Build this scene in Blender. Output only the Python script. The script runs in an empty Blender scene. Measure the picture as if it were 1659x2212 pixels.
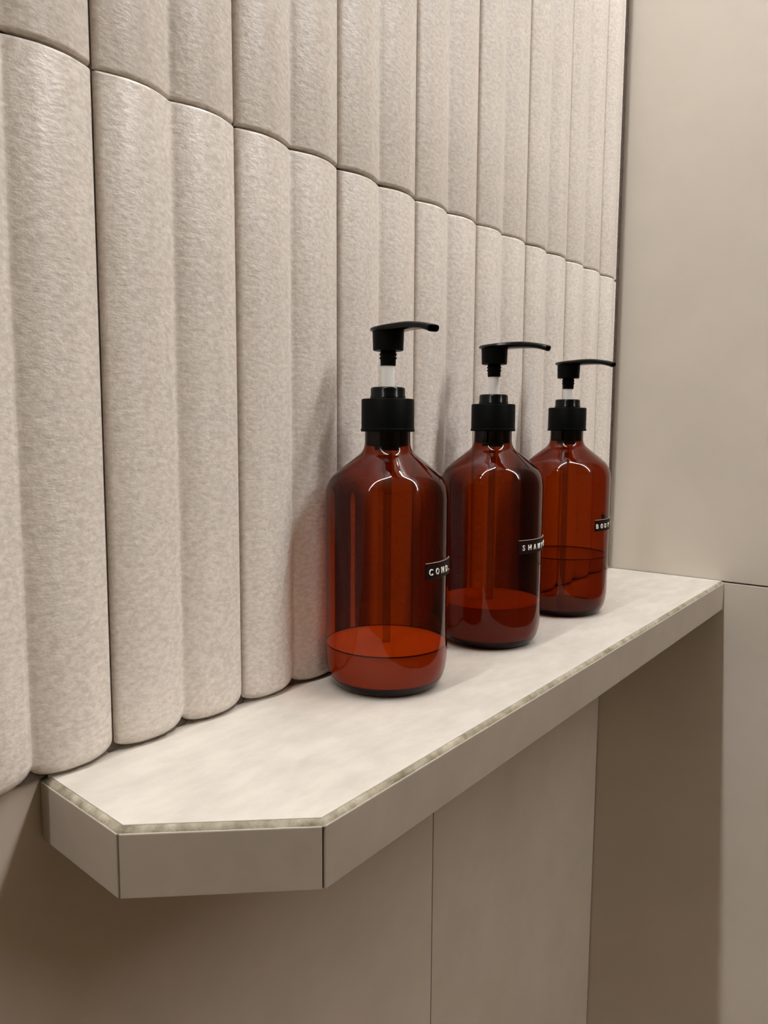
import bpy, bmesh, math, random
from mathutils import Vector, Matrix

random.seed(7)
scene = bpy.context.scene
S = 0.0815          # metres per wall-tile width; all coordinates below are in tile widths
Z0 = 1.05           # shelf top above the floor, metres


def U(x, y, z):
    return Vector((x * S, y * S, Z0 + z * S))


# ------------------------------------------------------------------ camera
cam_data = bpy.data.cameras.new('camera')
cam = bpy.data.objects.new('camera', cam_data)
scene.collection.objects.link(cam)
cam_data.sensor_fit = 'HORIZONTAL'
cam_data.sensor_width = 36.0
cam_data.lens = 1690.6 / 1659 * 36.0
cam_data.clip_start = 0.01
r_ = Vector((0.60238576, -0.79818255, 0.00600041))
u_ = Vector((0.08438772, 0.07115879, 0.9938889))
f_ = Vector((0.79373176, 0.59819816, -0.11022185))
M = Matrix((r_, u_, -f_)).transposed().to_4x4()
M.translation = U(-2.564, -3.892, 1.909)
cam.matrix_world = M
scene.camera = cam

# ------------------------------------------------------------------ world, exposure, light strengths
world = bpy.data.worlds.new('world')
scene.world = world
world.use_nodes = True
world.node_tree.nodes['Background'].inputs[0].default_value = (1.0, 0.93, 0.83, 1)
world.node_tree.nodes['Background'].inputs[1].default_value = 0.02
vs = scene.view_settings
scene.display_settings.display_device = 'sRGB'
vs.view_transform = 'Standard'
vs.look = 'None'
vs.gamma = 1.0
vs.exposure = 2.15
vs.use_curve_mapping = False
STRIP_POWER = 34.0          # emission of the ceiling strip's diffuser
STRIP_Y = -0.70             # strip along the fluted wall
STRIP_X = 7.05              # strip along the end wall
CEIL = 18.5
scene.cycles.use_denoising = True
scene.cycles.max_bounces = 14
scene.cycles.diffuse_bounces = 6
scene.cycles.glossy_bounces = 6
scene.cycles.transmission_bounces = 10
scene.cycles.transparent_max_bounces = 32
scene.cycles.sample_clamp_indirect = 4.0
scene.cycles.caustics_refractive = False

L_END = 7.692
Y_LOW = 0.061


# ------------------------------------------------------------------ materials
class NT:
    def __init__(self, name):
        self.m = bpy.data.materials.new(name)
        self.m.use_nodes = True
        self.t = self.m.node_tree
        self.t.nodes.clear()
        self.out = self.n('ShaderNodeOutputMaterial')

    def n(self, kind, **kw):
        nd = self.t.nodes.new(kind)
        for k, v in kw.items():
            if k.startswith('_'):
                nd.inputs[k[1:].replace('__', ' ')].default_value = v
            else:
                setattr(nd, k, v)
        return nd

    def l(self, a, b):
        self.t.links.new(a, b)

    def math(self, op, a, b=None):
        nd = self.n('ShaderNodeMath', operation=op)
        for i, v in enumerate((a, b)):
            if v is None:
                continue
            if isinstance(v, (int, float)):
                nd.inputs[i].default_value = v
            else:
                self.l(v, nd.inputs[i])
        return nd.outputs[0]


def srgb(r, g, b):
    def c(v):
        v /= 255.0
        return v / 12.92 if v <= 0.04045 else ((v + 0.055) / 1.055) ** 2.4
    return (c(r), c(g), c(b), 1.0)


def plain(name, col, rough=0.5, spec=0.5):
    k = NT(name)
    p = k.n('ShaderNodeBsdfPrincipled')
    p.inputs['Base Color'].default_value = col
    p.inputs['Roughness'].default_value = rough
    p.inputs['Specular IOR Level'].default_value = spec
    k.l(p.outputs[0], k.out.inputs[0])
    return k.m


def stone(name, c1, c2, rough, scale, stretch=(1, 1, 1), bump=0.0, bumpdist=0.0005, fine=None, spec=0.5, lo=0.35, hi=0.65):
    """mottled ceramic / stone: two colours through stretched noise, and a fine relief"""
    k = NT(name)
    tc = k.n('ShaderNodeTexCoord')
    oi = k.n('ShaderNodeObjectInfo')
    off = k.n('ShaderNodeVectorMath', operation='SCALE')
    off.inputs[0].default_value = (13.7, 7.3, 29.1)
    k.l(oi.outputs['Random'], off.inputs['Scale'])
    add = k.n('ShaderNodeVectorMath', operation='ADD')
    k.l(tc.outputs['Object'], add.inputs[0])
    k.l(off.outputs[0], add.inputs[1])
    mp = k.n('ShaderNodeMapping')
    mp.inputs['Scale'].default_value = stretch
    k.l(add.outputs[0], mp.inputs[0])
    n1 = k.n('ShaderNodeTexNoise')
    n1.inputs['Scale'].default_value = scale
    n1.inputs['Detail'].default_value = 6
    n1.inputs['Roughness'].default_value = 0.6
    k.l(mp.outputs[0], n1.inputs['Vector'])
    ramp = k.n('ShaderNodeMapRange')
    ramp.inputs['From Min'].default_value = lo
    ramp.inputs['From Max'].default_value = hi
    k.l(n1.outputs[0], ramp.inputs['Value'])
    mix = k.n('ShaderNodeMix', data_type='RGBA')
    mix.inputs[6].default_value = c1
    mix.inputs[7].default_value = c2
    k.l(ramp.outputs[0], mix.inputs[0])
    p = k.n('ShaderNodeBsdfPrincipled')
    p.inputs['Roughness'].default_value = rough
    p.inputs['Specular IOR Level'].default_value = spec
    k.l(mix.outputs[2], p.inputs['Base Color'])
    if bump:
        n2 = k.n('ShaderNodeTexNoise')
        n2.inputs['Scale'].default_value = fine or scale * 2
        n2.inputs['Detail'].default_value = 4
        n2.inputs['Roughness'].default_value = 0.6
        k.l(mp.outputs[0], n2.inputs['Vector'])
        b = k.n('ShaderNodeBump')
        b.inputs['Strength'].default_value = bump
        b.inputs['Distance'].default_value = bumpdist
        k.l(n2.outputs[0], b.inputs['Height'])
        k.l(b.outputs[0], p.inputs['Normal'])
    k.l(p.outputs[0], k.out.inputs[0])
    return k.m


def amber(name, T, rough=0.02, tint=(1, 1, 1, 1), f0=0.07):
    """thin amber plastic: straight-through coloured transmission (stronger at grazing angles) and a clear-coat reflection"""
    k = NT(name)
    g = k.n('ShaderNodeNewGeometry')
    d = k.n('ShaderNodeVectorMath', operation='DOT_PRODUCT')
    k.l(g.outputs['Normal'], d.inputs[0])
    k.l(g.outputs['Incoming'], d.inputs[1])
    c = k.math('ABSOLUTE', d.outputs['Value'])
    c2 = k.math('MULTIPLY', c, c)
    sin2 = k.math('SUBTRACT', 1.0, c2)
    ct = k.math('SQRT', k.math('SUBTRACT', 1.0, k.math('DIVIDE', sin2, 2.4)))
    inv = k.math('DIVIDE', 1.0, ct)
    comb = k.n('ShaderNodeCombineColor')
    for i in range(3):
        k.l(k.math('POWER', T[i], inv), comb.inputs[i])
    tr = k.n('ShaderNodeBsdfTransparent')
    k.l(comb.outputs[0], tr.inputs[0])
    gl = k.n('ShaderNodeBsdfGlossy')
    gl.inputs['Color'].default_value = tint
    gl.inputs['Roughness'].default_value = rough
    fr = k.math('ADD', f0, k.math('MULTIPLY', 1 - f0, k.math('POWER', k.math('SUBTRACT', 1.0, c), 5.0)))
    mx = k.n('ShaderNodeMixShader')
    k.l(fr, mx.inputs[0])
    k.l(tr.outputs[0], mx.inputs[1])
    k.l(gl.outputs[0], mx.inputs[2])
    k.l(mx.outputs[0], k.out.inputs[0])
    return k.m


def milky(name, col, trans=0.5):
    k = NT(name)
    a = k.n('ShaderNodeBsdfDiffuse')
    a.inputs[0].default_value = col
    b = k.n('ShaderNodeBsdfTranslucent')
    b.inputs[0].default_value = col
    mx = k.n('ShaderNodeMixShader')
    mx.inputs[0].default_value = trans
    k.l(a.outputs[0], mx.inputs[1])
    k.l(b.outputs[0], mx.inputs[2])
    k.l(mx.outputs[0], k.out.inputs[0])
    return k.m


def emitter(name, col, power):
    k = NT(name)
    e = k.n('ShaderNodeEmission')
    e.inputs[0].default_value = col
    e.inputs[1].default_value = power
    k.l(e.outputs[0], k.out.inputs[0])
    return k.m


MAT = {}
MAT['flute'] = stone('fluted_ceramic', (0.60, 0.54, 0.475, 1), (0.78, 0.715, 0.645, 1), 0.36, 300, (1, 1, 1.7), 0.45, 0.0007, 260, 0.35)
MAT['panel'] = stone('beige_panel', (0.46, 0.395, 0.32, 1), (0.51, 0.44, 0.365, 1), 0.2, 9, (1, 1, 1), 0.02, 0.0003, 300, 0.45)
MAT['end_panel_lit'] = stone('lit_beige_panel', (0.575, 0.52, 0.44, 1), (0.62, 0.56, 0.48, 1), 0.38, 7, (1, 1, 1), 0.03, 0.0003, 300, 0.35)  # same tile as the other panels; stronger light put into a paler colour
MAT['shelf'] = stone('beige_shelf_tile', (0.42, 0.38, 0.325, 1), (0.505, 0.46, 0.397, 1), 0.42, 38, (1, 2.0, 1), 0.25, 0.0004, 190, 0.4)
MAT['edge'] = stone('shaded_edge_tile', (0.335, 0.285, 0.23, 1), (0.37, 0.315, 0.255, 1), 0.35, 30, (1, 1, 1), 0.04, 0.0003, 300, 0.4)  # same tile as the shelf top; shade on the edges put into a darker colour
MAT['grout'] = stone('dark_grout', (0.07, 0.05, 0.04, 1), (0.12, 0.09, 0.075, 1), 0.9, 200, spec=0.1)
MAT['bead'] = stone('olive_grout', (0.14, 0.115, 0.07, 1), (0.36, 0.315, 0.235, 1), 0.7, 95, (1, 1, 1), 0.6, 0.0006, 300, 0.3)
MAT['wall_grout'] = stone('brown_grout', (0.12, 0.095, 0.07, 1), (0.20, 0.165, 0.13, 1), 0.85, 160, spec=0.15)
MAT['paint'] = plain('ceiling_paint', (0.72, 0.69, 0.64, 1), 0.8)
MAT['far'] = stone('darkened_unseen_wall', (0.23, 0.17, 0.105, 1), (0.27, 0.20, 0.13, 1), 0.5, 8)  # walls out of view, coloured dark to cut bounced light
MAT['floor'] = stone('floor_tile', (0.25, 0.19, 0.12, 1), (0.30, 0.23, 0.155, 1), 0.5, 8)
MAT['strip_side'] = emitter('end_strip_diffuser', (0.985, 1.0, 1.025, 1), STRIP_POWER)
MAT['strip_back'] = emitter('back_strip_diffuser', (0.985, 1.0, 1.025, 1), STRIP_POWER * 0.65)
MAT['alu'] = plain('aluminium', (0.6, 0.6, 0.6, 1), 0.4)
MAT['amber'] = amber('amber_plastic', (0.485, 0.158, 0.030), f0=0.02)
MAT['amber_base'] = amber('amber_thick_base', (0.33, 0.09, 0.02), f0=0.02)
MAT['black'] = plain('black_plastic', (0.002, 0.0024, 0.002, 1), 0.45, 0.07)
MAT['black_gloss'] = plain('black_gloss_plastic', (0.002, 0.0023, 0.002, 1), 0.2, 0.2)
MAT['stem'] = milky('white_plastic', (0.93, 0.91, 0.87, 1), 0.15)
MAT['tape'] = plain('label_tape', (0.012, 0.005, 0.003, 1), 0.45, 0.1)
MAT['tape_highlight'] = plain('label_edge_highlight', (0.40, 0.28, 0.23, 1), 0.5)  # light caught by the tape's top edge, painted as a pale colour
MAT['letter'] = plain('white_lettering', (0.80, 0.75, 0.70, 1), 0.5)
MAT['cream'] = milky('cream_liquid', (0.97, 0.93, 0.74, 1), 0.42)
MAT['cream_dark'] = milky('pearly_liquid', (0.62, 0.42, 0.20, 1), 0.45)
MAT['clear'] = amber('clear_liquid', (0.84, 0.76, 0.62), f0=0.02)
MAT['tube'] = amber('clear_tube', (0.80, 0.78, 0.72), f0=0.04)
MAT['meniscus'] = plain('dark_meniscus', (0.02, 0.006, 0.002, 1), 0.4, 0.2)


# ------------------------------------------------------------------ mesh helpers (all lengths in tile widths)
def mesh_obj(name, verts, faces, mat, parent=None, smooth=False, origin=None):
    """verts in tile widths, relative to origin (tile widths, world) when given"""
    me = bpy.data.meshes.new(name)
    me.from_pydata([(v[0] * S, v[1] * S, v[2] * S) for v in verts], [], faces)
    bm = bmesh.new()
    bm.from_mesh(me)
    bmesh.ops.recalc_face_normals(bm, faces=bm.faces)
    bm.to_mesh(me)
    bm.free()
    if smooth:
        for p in me.polygons:
            p.use_smooth = True
    if mat:
        me.materials.append(mat)
    return link(name, me, parent, origin)


def link(name, me, parent=None, origin=None):
    o = bpy.data.objects.new(name, me)
    scene.collection.objects.link(o)
    if parent:
        o.parent = parent
        if origin:
            o.location = Vector(origin) * S
    elif origin is not None:
        o.location = U(*origin)
    return o


def box(x0, x1, y0, y1, z0, z1):
    v = [(x, y, z) for x in (x0, x1) for y in (y0, y1) for z in (z0, z1)]
    f = [(0, 1, 3, 2), (4, 6, 7, 5), (0, 4, 5, 1), (2, 3, 7, 6), (0, 2, 6, 4), (1, 5, 7, 3)]
    return v, f


def join(*parts):
    V, F = [], []
    for v, f in parts:
        n = len(V)
        V += list(v)
        F += [tuple(i + n for i in q) for q in f]
    return V, F


def bevel_mod(o, w, seg=2):
    b = o.modifiers.new('bevel', 'BEVEL')
    b.width = w * S
    b.segments = seg
    b.limit_method = 'ANGLE'
    return o


def empty(name, loc, rz=0.0):
    o = bpy.data.objects.new(name, None)
    scene.collection.objects.link(o)
    o.location = U(*loc)
    o.rotation_euler = (0, 0, rz)
    o.empty_display_size = 0.02
    return o


def lathe(profile, seg=96):
    V, F = [], []
    rings = []
    for r, z in profile:
        if r < 1e-6:
            rings.append([len(V)])
            V.append((0, 0, z))
        else:
            rings.append(list(range(len(V), len(V) + seg)))
            V += [(r * math.cos(2 * math.pi * i / seg), r * math.sin(2 * math.pi * i / seg), z) for i in range(seg)]
    for a, b in zip(rings, rings[1:]):
        for i in range(seg):
            j = (i + 1) % seg
            if len(a) == 1 and len(b) == 1:
                continue
            if len(a) == 1:
                F.append((a[0], b[j], b[i]))
            elif len(b) == 1:
                F.append((a[i], a[j], b[0]))
            else:
                F.append((a[i], a[j], b[j], b[i]))
    return V, F


def catmull(pts, n=5):
    out = []
    P = [pts[0]] + list(pts) + [pts[-1]]
    for i in range(1, len(P) - 2):
        p0, p1, p2, p3 = P[i - 1:i + 3]
        for k in range(n):
            t = k / n
            out.append(tuple(max(0.0 if q == 0 else -9, 0.5 * (2 * p1[q] + (p2[q] - p0[q]) * t + (2 * p0[q] - 5 * p1[q] + 4 * p2[q] - p3[q]) * t * t
                             + (3 * p1[q] - p0[q] - 3 * p2[q] + p3[q]) * t ** 3)) for q in range(2)))
    out.append(tuple(pts[-1]))
    return out


def auto_smooth(o, ang=35):
    me = o.data
    for p in me.polygons:
        p.use_smooth = True
    bm = bmesh.new()
    bm.from_mesh(me)
    for e in bm.edges:
        if len(e.link_faces) == 2 and e.calc_face_angle(0) > math.radians(ang):
            e.smooth = False
    bm.to_mesh(me)
    bm.free()
    return o


# ------------------------------------------------------------------ the room
def structure(name, vf, mat):
    o = mesh_obj(name, vf[0], vf[1], mat, origin=(0, 0, 0))
    o['kind'] = 'structure'
    return o


FLOOR = -Z0 / S
XL, YF = -31.0, -36.0
wall_back = structure('wall_back', join(box(XL, 8.3, 0.022, 0.7, 0.0, CEIL), box(XL, 8.3, 0.078, 0.7, FLOOR, 0.0)), MAT['grout'])
wall_right = structure('wall_right', box(L_END + 0.03, 8.3, YF, 0.022, FLOOR, CEIL), MAT['grout'])
structure('wall_left', box(XL - 0.6, XL, YF, 0.7, FLOOR, CEIL), MAT['far'])
structure('wall_front', box(XL - 0.6, 8.3, YF - 0.6, YF, FLOOR, CEIL), MAT['far'])
structure('floor', box(XL - 0.6, 8.3, YF - 0.6, 0.7, FLOOR - 0.6, FLOOR), MAT['floor'])
ceiling = structure('ceiling', box(XL - 0.6, 8.3, YF - 0.6, 0.7, CEIL, CEIL + 0.6), MAT['paint'])

# plain panels: beside the shelf (end wall) and below the fluted tiles
def panel(parent, x0, x1, y0, y1, z0, z1):
    cx, cy, cz = (x0 + x1) / 2, (y0 + y1) / 2, (z0 + z1) / 2
    v, f = box(x0 - cx, x1 - cx, y0 - cy, y1 - cy, z0 - cz, z1 - cz)
    o = mesh_obj('panel', v, f, MAT[('end_panel_lit' if y1 > -2 else 'far') if parent is wall_right else 'panel'], parent, origin=(cx, cy, cz))  # unseen end panels made dark to keep bright reflections off the bottles
    bevel_mod(o, 0.006)
    return o


xr0, xr1 = L_END, L_END + 0.05
ys = [0.30, -2.70, -10.0, -17.3, -24.6, -31.9, YF]
for y1, y0 in zip(ys, ys[1:]):
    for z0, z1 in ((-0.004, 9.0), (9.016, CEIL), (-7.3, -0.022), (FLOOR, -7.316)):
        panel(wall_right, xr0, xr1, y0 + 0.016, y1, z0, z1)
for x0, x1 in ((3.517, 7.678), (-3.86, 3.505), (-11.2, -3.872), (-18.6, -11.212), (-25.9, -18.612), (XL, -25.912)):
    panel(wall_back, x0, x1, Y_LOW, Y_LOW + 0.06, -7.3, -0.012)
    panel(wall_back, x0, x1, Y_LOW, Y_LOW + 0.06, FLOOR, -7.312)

# ------------------------------------------------------------------ fluted wall tiles (two flutes each)
DEPTH = 0.072
ROW = 3.784         # height of the visible joint
GAP = 0.020
TBOT = 0.010


def flute_y(x):
    """rounded flute with three soft facets: a flank facing each way and a nearly flat face"""
    u = abs((x % 0.5) - 0.25)
    para = -DEPTH * (1 - (u / 0.25) ** 2.1)
    pts = ((0.0, 0.0735), (0.075, 0.070), (0.225, 0.023), (0.25, 0.0))
    for (u0, d0), (u1, d1) in zip(pts, pts[1:]):
        if u <= u1 + 1e-9:
            fac = -(d0 + (d1 - d0) * (u - u0) / (u1 - u0))
            break
    return 0.35 * para + 0.65 * fac


def flute_mesh(name, u0, u1, height, round_bottom=False, n=20):
    """profile in x from u0 to u1 (flutes are 0.5 wide, valleys at multiples of 0.5), rising from z=0 to height"""
    xs = []
    a, b = u0 + GAP / 2, u1 - GAP / 2
    cuts = [a] + [c * 0.5 for c in range(int(u0 * 2) + 1, int(math.ceil(u1 * 2 - 1e-6)))] + [b]
    for p, q in zip(cuts, cuts[1:]):
        xs += [p + (q - p) * (0.5 - 0.5 * math.cos(math.pi * i / n)) for i in range(n)]
    xs.append(b)

    def prof(x):
        y = sum(flute_y(x + dx) if a - 1e-6 <= x + dx <= b + 1e-6 else flute_y(x) for dx in (-0.016, -0.008, 0.0, 0.008, 0.016)) / 5
        ed = min(x - a, b - x)
        rr = 0.022
        if ed < rr:
            y += rr - math.sqrt(max(0.0, rr * rr - (rr - ed) ** 2))
        return y
    r = 0.020           # top rounding; the bottom end is rounder
    angs = [k * math.pi / 10 for k in range(6)]
    top_r = [(r - r * math.cos(t), r - r * math.sin(t)) for t in angs]
    bot_r = [(0.075 * (1 - math.cos(t)), 0.050 * (1 - math.sin(t))) for t in angs]
    if not round_bottom:
        bot_r = top_r
    nz = 4
    zl = [(z, dy) for z, dy in bot_r]
    zl += [(0.08 + (height - 0.16) * i / nz, 0.0) for i in range(1, nz)]
    zl += [(height - z, dy) for z, dy in reversed(top_r)]
    V, F = [], []
    m = len(xs)
    for z, dy in zl:
        # the bottom edge is worn back more in the valleys than under the ridges
        lift = 0.042 * max(0.0, 1 - z / 0.30) if round_bottom else 0.0
        V += [(x, prof(x) + dy, z + lift * abs((x % 0.5) / 0.25 - 1.0) ** 5) for x in xs]
    for k in range(len(zl) - 1):
        for i in range(m - 1):
            F.append((k * m + i, k * m + i + 1, (k + 1) * m + i + 1, (k + 1) * m + i))
    # back and sides
    nb = len(V)
    yb = 0.058
    for z, dy in zl:
        V += [(xs[0], yb, z), (xs[-1], yb, z)]
    for k in range(len(zl) - 1):
        F.append((nb + 2 * k, k * m, (k + 1) * m, nb + 2 * k + 2))
        F.append((k * m + m - 1, nb + 2 * k + 1, nb + 2 * k + 3, (k + 1) * m + m - 1))
        F.append((nb + 2 * k + 1, nb + 2 * k, nb + 2 * k + 2, nb + 2 * k + 3))
    F.append(tuple([nb] + list(range(m)) + [nb + 1]))
    e = (len(zl) - 1)
    F.append(tuple([nb + 2 * e + 1] + [e * m + i for i in reversed(range(m))] + [nb + 2 * e]))
    me = bpy.data.meshes.new(name)
    me.from_pydata([(v[0] * S, v[1] * S, v[2] * S) for v in V], [], F)
    bm = bmesh.new()
    bm.from_mesh(me)
    bmesh.ops.recalc_face_normals(bm, faces=bm.faces)
    for fc in bm.faces:
        fc.smooth = True
    for ed in bm.edges:
        if len(ed.link_faces) == 2 and ed.calc_face_angle(0) > math.radians(60):
            ed.smooth = False
    bm.to_mesh(me)
    bm.free()
    me.materials.append(MAT['flute'])
    return me


rows = [(TBOT, ROW - 0.007), (ROW + 0.007, 2 * ROW - 0.060), (2 * ROW - 0.036, 3 * ROW - 0.108), (3 * ROW - 0.084, 4 * ROW - 0.156),
        (4 * ROW - 0.132, CEIL)]
for ri, (z0, z1) in enumerate(rows):
    full = flute_mesh('tile', 0.0, 1.0, z1 - z0, ri == 0)
    end = flute_mesh('tile', 0.0, 0.556, z1 - z0, ri == 0)
    for k in range(-16, 8):
        o = link('tile', end if k == 7 else full, wall_back)
        jy, jx, tilt = random.uniform(-0.005, 0.004), random.uniform(-0.003, 0.003), random.uniform(-0.0006, 0.0006)
        o.location = Vector((k + jx, jy, z0 + random.uniform(-0.004, 0.004))) * S
        o.rotation_euler = (0, tilt, 0)

# dark silicone in the corner between the last tile and the end wall
o = mesh_obj('corner_joint', *box(7.52, L_END, 0.004, 0.022, 0.03, CEIL), MAT['grout'], wall_back, origin=(0, 0, 0))

# ------------------------------------------------------------------ lights in the ceiling
for (x0, x1, y0, y1, m) in ((-29.0, 5.4, STRIP_Y, STRIP_Y, 'strip_back'), (STRIP_X, STRIP_X, -34.0, -1.7, 'strip_side')):
    v, f = box(x0 - 0.26, x1 + 0.26, y0 - 0.26, y1 + 0.26, CEIL - 0.16, CEIL)
    mesh_obj('light_housing', v, f, MAT['alu'], ceiling, origin=(0, 0, 0))
    v, f = box(x0 - 0.20, x1 + 0.20, y0 - 0.20, y1 + 0.20, CEIL - 0.20, CEIL - 0.161)
    mesh_obj('light_diffuser', v, f, MAT[m], ceiling, origin=(0, 0, 0))

# ------------------------------------------------------------------ the shelf
A, B, Cc, D, E_ = (-0.434, 0.055), (-0.510, -0.765), (0.150, -1.497), (L_END - 0.006, -1.497), (L_END - 0.006, 0.055)
TH = 0.359


def inset(poly, ds):
    """move edge i (poly[i] -> poly[i+1]) inwards by ds[i]; polygon runs counter-clockwise seen from above"""
    n = len(poly)
    lines = []
    for i in range(n):
        p, q = Vector(poly[i]), Vector(poly[(i + 1) % n])
        d = (q - p).normalized()
        nrm = Vector((-d.y, d.x))
        lines.append((p + nrm * ds[i], d))
    out = []
    for i in range(n):
        p1, d1 = lines[i - 1]
        p2, d2 = lines[i]
        den = d1.x * d2.y - d1.y * d2.x
        t = ((p2.x - p1.x) * d2.y - (p2.y - p1.y) * d2.x) / den
        out.append(tuple(p1 + d1 * t))
    return out


def prism(poly, z0, z1):
    n = len(poly)
    V = [(p[0], p[1], z0) for p in poly] + [(p[0], p[1], z1) for p in poly]
    F = [tuple(reversed(range(n))), tuple(range(n, 2 * n))]
    F += [(i, (i + 1) % n, n + (i + 1) % n, n + i) for i in range(n)]
    return V, F


poly = [A, B, Cc, D, E_]
shelf = empty('wall_shelf', (0, 0, 0))
shelf['label'] = 'beige tiled wall shelf with angled near corner carrying three amber bottles'
shelf['category'] = 'shelf'
core = inset(poly, [0.060, 0.016, 0.016, 0.0, 0.0])
mesh_obj('core', *prism(core, -TH + 0.004, -0.030), MAT['grout'], shelf, origin=(0, 0, 0))
top = inset(poly, [0.040, 0.036, 0.034, 0.004, 0.036])
o = mesh_obj('top_tile', *prism(top, -0.030, 0.0), MAT['shelf'], shelf, origin=(0, 0, 0))
bevel_mod(o, 0.003)


def edge_tile(p, q, t0, t1, th=0.075):
    p, q = Vector(p), Vector(q)
    d = (q - p).normalized()
    n = Vector((-d.y, d.x))
    a, b = p + d * t0, q - d * t1
    o = mesh_obj('edge_tile', *prism([tuple(a), tuple(b), tuple(b + n * th), tuple(a + n * th)], -TH, -0.030), MAT['edge'], shelf, origin=(0, 0, 0))
    bevel_mod(o, 0.006, 2)
    return o


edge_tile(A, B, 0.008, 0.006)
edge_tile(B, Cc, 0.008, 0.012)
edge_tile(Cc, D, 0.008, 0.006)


def bead(pts_out, pts_in, step=0.03):
    """rough grout filling the mitre between the top tile and the edge tiles"""
    rows_ = []
    for i in range(len(pts_out) - 1):
        a0, a1, b0, b1 = (Vector(v) for v in (pts_out[i], pts_out[i + 1], pts_in[i], pts_in[i + 1]))
        n = max(2, int((a1 - a0).length / step))
        for k in range(n + (1 if i == len(pts_out) - 2 else 0)):
            t = k / n
            rows_.append((a0.lerp(a1, t), b0.lerp(b1, t)))
    V, F = [], []
    for a, b in rows_:
        w = [random.gauss(0, 0.0022) for _ in range(4)]
        for j, (s, z) in enumerate(((0.10, -0.034), (0.28, -0.022 + w[0]), (0.55, -0.013 + w[1]), (0.85, -0.006 + w[2] * 0.6), (1.06, -0.004), (1.3, -0.028))):
            p = a.lerp(b, s)
            V.append((p.x, p.y, z))
    for k in range(len(rows_) - 1):
        for j in range(5):
            F.append((k * 6 + j, k * 6 + j + 1, (k + 1) * 6 + j + 1, (k + 1) * 6 + j))
    return V, F


o = mesh_obj('grout_bead', *bead([A, B, Cc, D], top[:4]), MAT['bead'], shelf, smooth=True, origin=(0, 0, 0))
# grout where the top tile meets the fluted wall
V, F = [], []
nn = 240
for i in range(nn + 1):
    x = A[0] + 0.02 + (L_END - 0.02 - A[0]) * i / nn
    t = (x % 0.5) / 0.25 - 1.0
    yy = -DEPTH * (1 - abs(t) ** 2.1)
    for y, z in ((yy + 0.034 + random.gauss(0, .003), -0.002), (yy + 0.044, 0.014 + random.gauss(0, .003)), (yy + 0.056, 0.022 + 0.04 * abs(t) ** 5), (0.058, 0.03 + 0.04 * abs(t) ** 5)):
        V.append((x, max(y, yy + 0.01), z))
for i in range(nn):
    for j in range(3):
        F.append((i * 4 + j, i * 4 + j + 1, (i + 1) * 4 + j + 1, (i + 1) * 4 + j))
mesh_obj('wall_grout', V, F, MAT['wall_grout'], shelf, smooth=True, origin=(0, 0, 0))

# ------------------------------------------------------------------ bottles
R = 0.452
BODY = catmull([(0.0, 0.035), (0.20, 0.030), (0.28, 0.010), (0.32, 0.001), (0.352, 0.005), (0.390, 0.028), (0.420, 0.070), (0.439, 0.130), (0.449, 0.200), (R, 0.28)], 5)[:-1]
BODY += catmull([(R, 0.28), (R, 0.6), (R, 1.0), (R, 1.34), (0.4505, 1.395), (0.444, 1.445), (0.427, 1.495), (0.398, 1.540), (0.352, 1.581), (0.298, 1.624), (0.235, 1.675),
                 (0.197, 1.706), (0.177, 1.734), (0.1675, 1.768), (0.165, 1.81), (0.165, 1.95)], 5)
COLLAR = [(0.10, 1.862), (0.192, 1.862), (0.1945, 1.866), (0.1945, 1.882), (0.1905, 1.885), (0.190, 2.086), (0.187, 2.093), (0.180, 2.096), (0.0, 2.096)]
RING = [(0.129, 2.094), (0.128, 2.115), (0.1245, 2.120), (0.1245, 2.165), (0.120, 2.175), (0.112, 2.179), (0.055, 2.179), (0.050, 2.172), (0.0, 2.172)]
HOUSING = [(0.0, 1.728), (0.088, 1.728), (0.094, 1.734), (0.094, 1.752), (0.150, 1.760), (0.1610, 1.775), (0.1625, 1.80), (0.1625, 1.90), (0.0, 1.90)]
STEM = [(0.0, 2.165), (0.047, 2.165), (0.047, 2.345), (0.0, 2.345)]
SLEEVE = [(0.0, 2.331), (0.052, 2.331), (0.055, 2.335), (0.056, 2.375), (0.062, 2.381), (0.063, 2.388), (0.056, 2.394), (0.056, 2.401), (0.063, 2.407), (0.063, 2.414), (0.056, 2.420), (0.056, 2.445), (0, 2.445)]
HEAD = [(0.0, 2.437), (0.104, 2.437), (0.109, 2.442), (0.113, 2.56), (0.115, 2.572), (0.0, 2.572)]
BASE = [(0.0, 0.038), (0.20, 0.034), (0.28, 0.014), (0.322, 0.006), (0.349, 0.010), (0.384, 0.032), (0.408, 0.066), (0.36, 0.066), (0.28, 0.068), (0.0, 0.085)]


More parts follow.
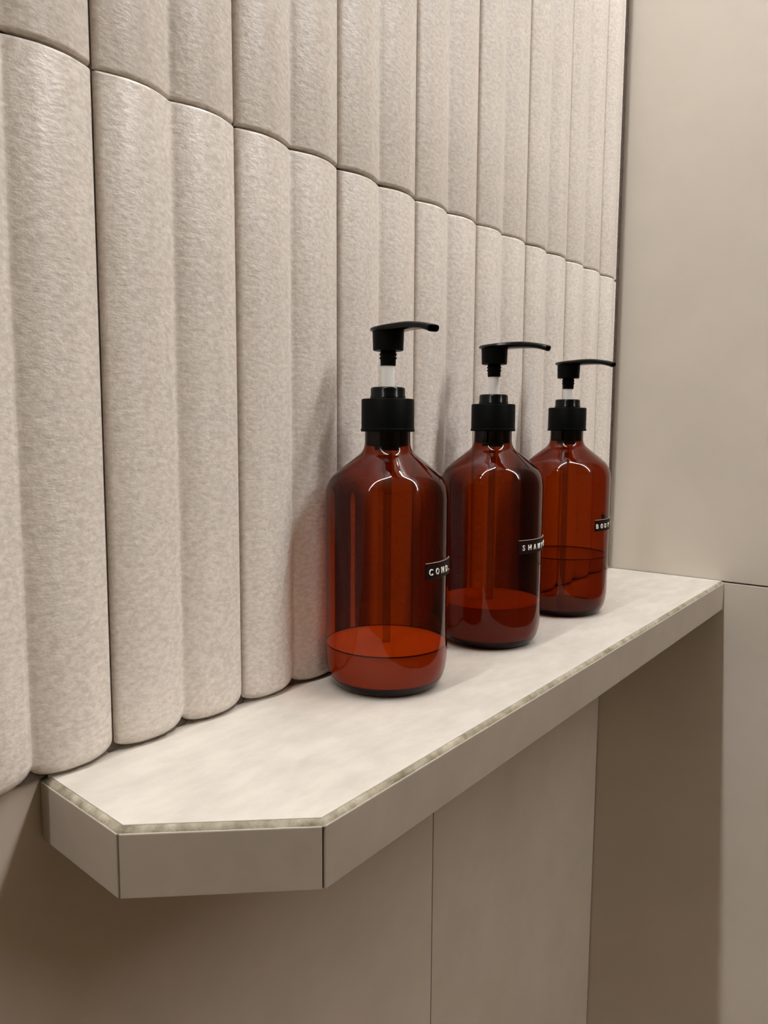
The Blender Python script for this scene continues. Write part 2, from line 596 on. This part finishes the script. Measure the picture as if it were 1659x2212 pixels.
def lever():
    """the pump's thumb plate running out into a curved spout along local -Y"""
    st = [(-0.133, 0.030, 2.592, 2.578), (-0.122, 0.064, 2.598, 2.572), (-0.095, 0.096, 2.601, 2.570), (-0.05, 0.124, 2.603, 2.569), (0.0, 0.133, 2.606, 2.568),
          (0.05, 0.127, 2.610, 2.566), (0.10, 0.108, 2.614, 2.564), (0.15, 0.090, 2.617, 2.563), (0.21, 0.077, 2.6185, 2.563), (0.28, 0.069, 2.616, 2.562), (0.35, 0.063, 2.608, 2.559),
          (0.42, 0.058, 2.596, 2.549), (0.47, 0.054, 2.584, 2.537), (0.505, 0.051, 2.572, 2.526)]
    prof = [(-1, 0.5), (-0.93, 0.80), (-0.75, 0.95), (-0.4, 1.0), (0, 1.0), (0.4, 1.0), (0.75, 0.95), (0.93, 0.80), (1, 0.5), (0.9, 0.18), (0.65, 0.03), (0.3, 0), (-0.3, 0), (-0.65, 0.03), (-0.9, 0.18)]
    V, F = [], []
    m = len(prof)
    for s, w, zt, zb in st:
        for a, h in prof:
            V.append((a * w, -s - 0.012 * (h - 0.5) * (1 if s > 0.45 else 0), zb + (zt - zb) * h))
    for k in range(len(st) - 1):
        for j in range(m):
            F.append((k * m + j, k * m + (j + 1) % m, (k + 1) * m + (j + 1) % m, (k + 1) * m + j))
    F.append(tuple(range(m)))
    # hollow mouth
    e = (len(st) - 1) * m
    s, w, zt, zb = st[-1]
    n0 = len(V)
    for a, h in prof:
        V.append((a * w * 0.66, -s, zb + (zt - zb) * (0.5 + (h - 0.5) * 0.6)))
    n1 = len(V)
    for a, h in prof:
        V.append((a * w * 0.62, -s + 0.05, zb + 0.006 + (zt - zb) * (0.5 + (h - 0.5) * 0.56)))
    for j in range(m):
        j2 = (j + 1) % m
        F.append((e + j, e + j2, n0 + j2, n0 + j))
        F.append((n0 + j, n0 + j2, n1 + j2, n1 + j))
    F.append(tuple(range(n1, n1 + m)))
    return V, F


CACHE = {}


def part(name, vf, mat, parent, ang=35, dz=0.0, rz=0.0):
    if name not in CACHE:
        o = mesh_obj(name, vf[0], vf[1], mat, None, smooth=True)
        auto_smooth(o, ang)
        CACHE[name] = o.data
    else:
        o = link(name, CACHE[name])
    o.parent = parent
    o.location = (0, 0, dz * S)
    o.rotation_euler = (0, 0, rz)
    return o


def arc_strip(a0, a1, z0, z1, r0, r1, n=28):
    """curved label tape around the local axis; angles measured from local -Y towards +X"""
    V, F = [], []
    for i in range(n + 1):
        a = a0 + (a1 - a0) * i / n
        sx, sy = math.sin(a), -math.cos(a)
        V += [(sx * r0, sy * r0, z0), (sx * r1, sy * r1, z0 + 0.003), (sx * r1, sy * r1, z1 - 0.003), (sx * r0, sy * r0, z1)]
    for i in range(n):
        for j in range(4):
            F.append((i * 4 + j, i * 4 + (j + 1) % 4, (i + 1) * 4 + (j + 1) % 4, (i + 1) * 4 + j))
    F += [(0, 1, 2, 3), (n * 4 + 3, n * 4 + 2, n * 4 + 1, n * 4)]
    return V, F


def letters(text, a_first, step, zc, cap, rad):
    """raised capitals wrapped round the bottle, one per equal cell; returns a mesh"""
    bm = bmesh.new()
    dg = bpy.context.evaluated_depsgraph_get()
    for i, ch in enumerate(text):
        if ch == ' ':
            continue
        cu = bpy.data.curves.new('glyph', 'FONT')
        cu.body = ch
        cu.size = 1.0
        cu.resolution_u = 3
        cu.offset = 0.012
        cu.extrude = 0.02
        ob = bpy.data.objects.new('glyph', cu)
        scene.collection.objects.link(ob)
        bpy.context.view_layer.update()
        dg = bpy.context.evaluated_depsgraph_get()
        me = bpy.data.meshes.new_from_object(ob.evaluated_get(dg))
        xs = [v.co.x for v in me.vertices]
        mid = (min(xs) + max(xs)) / 2
        k = cap / 0.70                      # capital height of the built-in font is about 0.7 of its size
        kx = min(k * 0.95, 0.036 / max(max(xs) - min(xs), 0.05))
        for v in me.vertices:
            a = a_first + step * i + (v.co.x - mid) * kx / rad
            rr = rad + (0.006 if v.co.z > 0 else -0.001)
            z = zc - cap / 2 + v.co.y * k
            v.co = Vector((math.sin(a) * rr, -math.cos(a) * rr, z)) * S
        bm.from_mesh(me)
        bpy.data.objects.remove(ob)
        bpy.data.curves.remove(cu)
        bpy.data.meshes.remove(me)
    out = bpy.data.meshes.new('lettering')
    bm.to_mesh(out)
    bm.free()
    out.materials.append(MAT['letter'])
    return out


def liquid_profile(level):
    p = [(0.0, 0.088), (0.28, 0.072), (0.36, 0.070), (0.405, 0.074), (0.428, 0.130), (0.439, 0.200), (0.443, 0.285), (0.443, level - 0.012), (0.446, level), (0.434, level - 0.006), (0.40, level - 0.010), (0.0, level - 0.010)]
    return p


def bottle(xy, cam_ang, spout, lab0, lab1, first, step, text, zc, level, liquid_mat, label, dz, meniscus=True):
    root = empty('pump_bottle', (xy[0], xy[1], 0.001))
    root['label'] = label
    root['category'] = 'bottle'
    root['group'] = 'amber pump bottles on the shelf'
    to_local = lambda deg: math.radians(cam_ang + deg - 270.0)   # angle from local -Y
    body = part('bottle_body', lathe(BODY, 128), MAT['amber'], root, 80)
    part('bottle_base', lathe(BASE, 96), MAT['amber_base'], root, 80)
    v, f = lathe(liquid_profile(level), 96)
    lq = mesh_obj('liquid', v, f, liquid_mat, root, smooth=True, origin=(0, 0, 0))
    auto_smooth(lq, 40)
    v, f = arc_strip(to_local(lab0), to_local(lab1), zc - 0.0575, zc + 0.0575, R + 0.0005, R + 0.007)
    tape = mesh_obj('label_tape', v, f, MAT['tape'], root, smooth=True, origin=(0, 0, 0))
    auto_smooth(tape, 30)
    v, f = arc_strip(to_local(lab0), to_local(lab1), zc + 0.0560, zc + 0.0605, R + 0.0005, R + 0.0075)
    rim = mesh_obj('tape_highlight', v, f, MAT['tape_highlight'], tape, smooth=True, origin=(0, 0, 0))
    rim['label'] = 'pale cut edge along the top of the label, with its highlight painted in'
    if meniscus:
        v, f = arc_strip(-math.pi, math.pi, level - 0.004, level + 0.005, 0.4445, R - 0.002, 96)
        mesh_obj('meniscus', v, f, MAT['meniscus'], root, smooth=True, origin=(0, 0, 0))
    me = letters(text, to_local(first), math.radians(step), zc - 0.004, 0.044, R + 0.007)
    link('lettering', me, tape)
    collar = part('collar', lathe(COLLAR, 96), MAT['black'], root, 40)
    part('lock_ring', lathe(RING, 80), MAT['black_gloss'], collar, 40)
    part('pump_housing', lathe(HOUSING, 64), MAT['black'], root, 40)
    part('stem', lathe(STEM, 48), MAT['stem'], root, 40, dz=dz if dz < 0 else 0)
    part('dip_tube', lathe([(0.0, 0.10), (0.030, 0.10), (0.030, 1.74), (0.0, 1.74)], 32), MAT['tube'], root, 40)
    head = part('pump_head', lathe(HEAD, 64), MAT['black'], root, 40, dz=dz)
    part('threaded_sleeve', lathe(SLEEVE, 48), MAT['black'], head, 50)
    part('spout', lever(), MAT['black_gloss'], head, 40, rz=to_local(spout))
    return root


bottle((1.995, -0.485), 216.77, 36, 36.0, 85.0, 41.8, 8.5, 'COND.', 0.900, 0.315, MAT['cream'],
       'amber pump bottle nearest the camera, labelled COND., with milky liquid low inside', 0.0)
bottle((3.515, -0.500), 209.16, 60, 30.6, 98.0, 37.0, 8.6, 'SHAMPOO', 0.895, 0.375, MAT['cream_dark'],
       'amber pump bottle labelled SHAMPOO, standing between the other two', 0.0, False)
bottle((5.000, -0.530), 203.96, 56, 41.0, 122.0, 44.5, 8.5, 'BODY WASH', 0.930, 0.600, MAT['clear'],
       'amber pump bottle farthest from the camera, labelled BODY WASH, half full', -0.045)
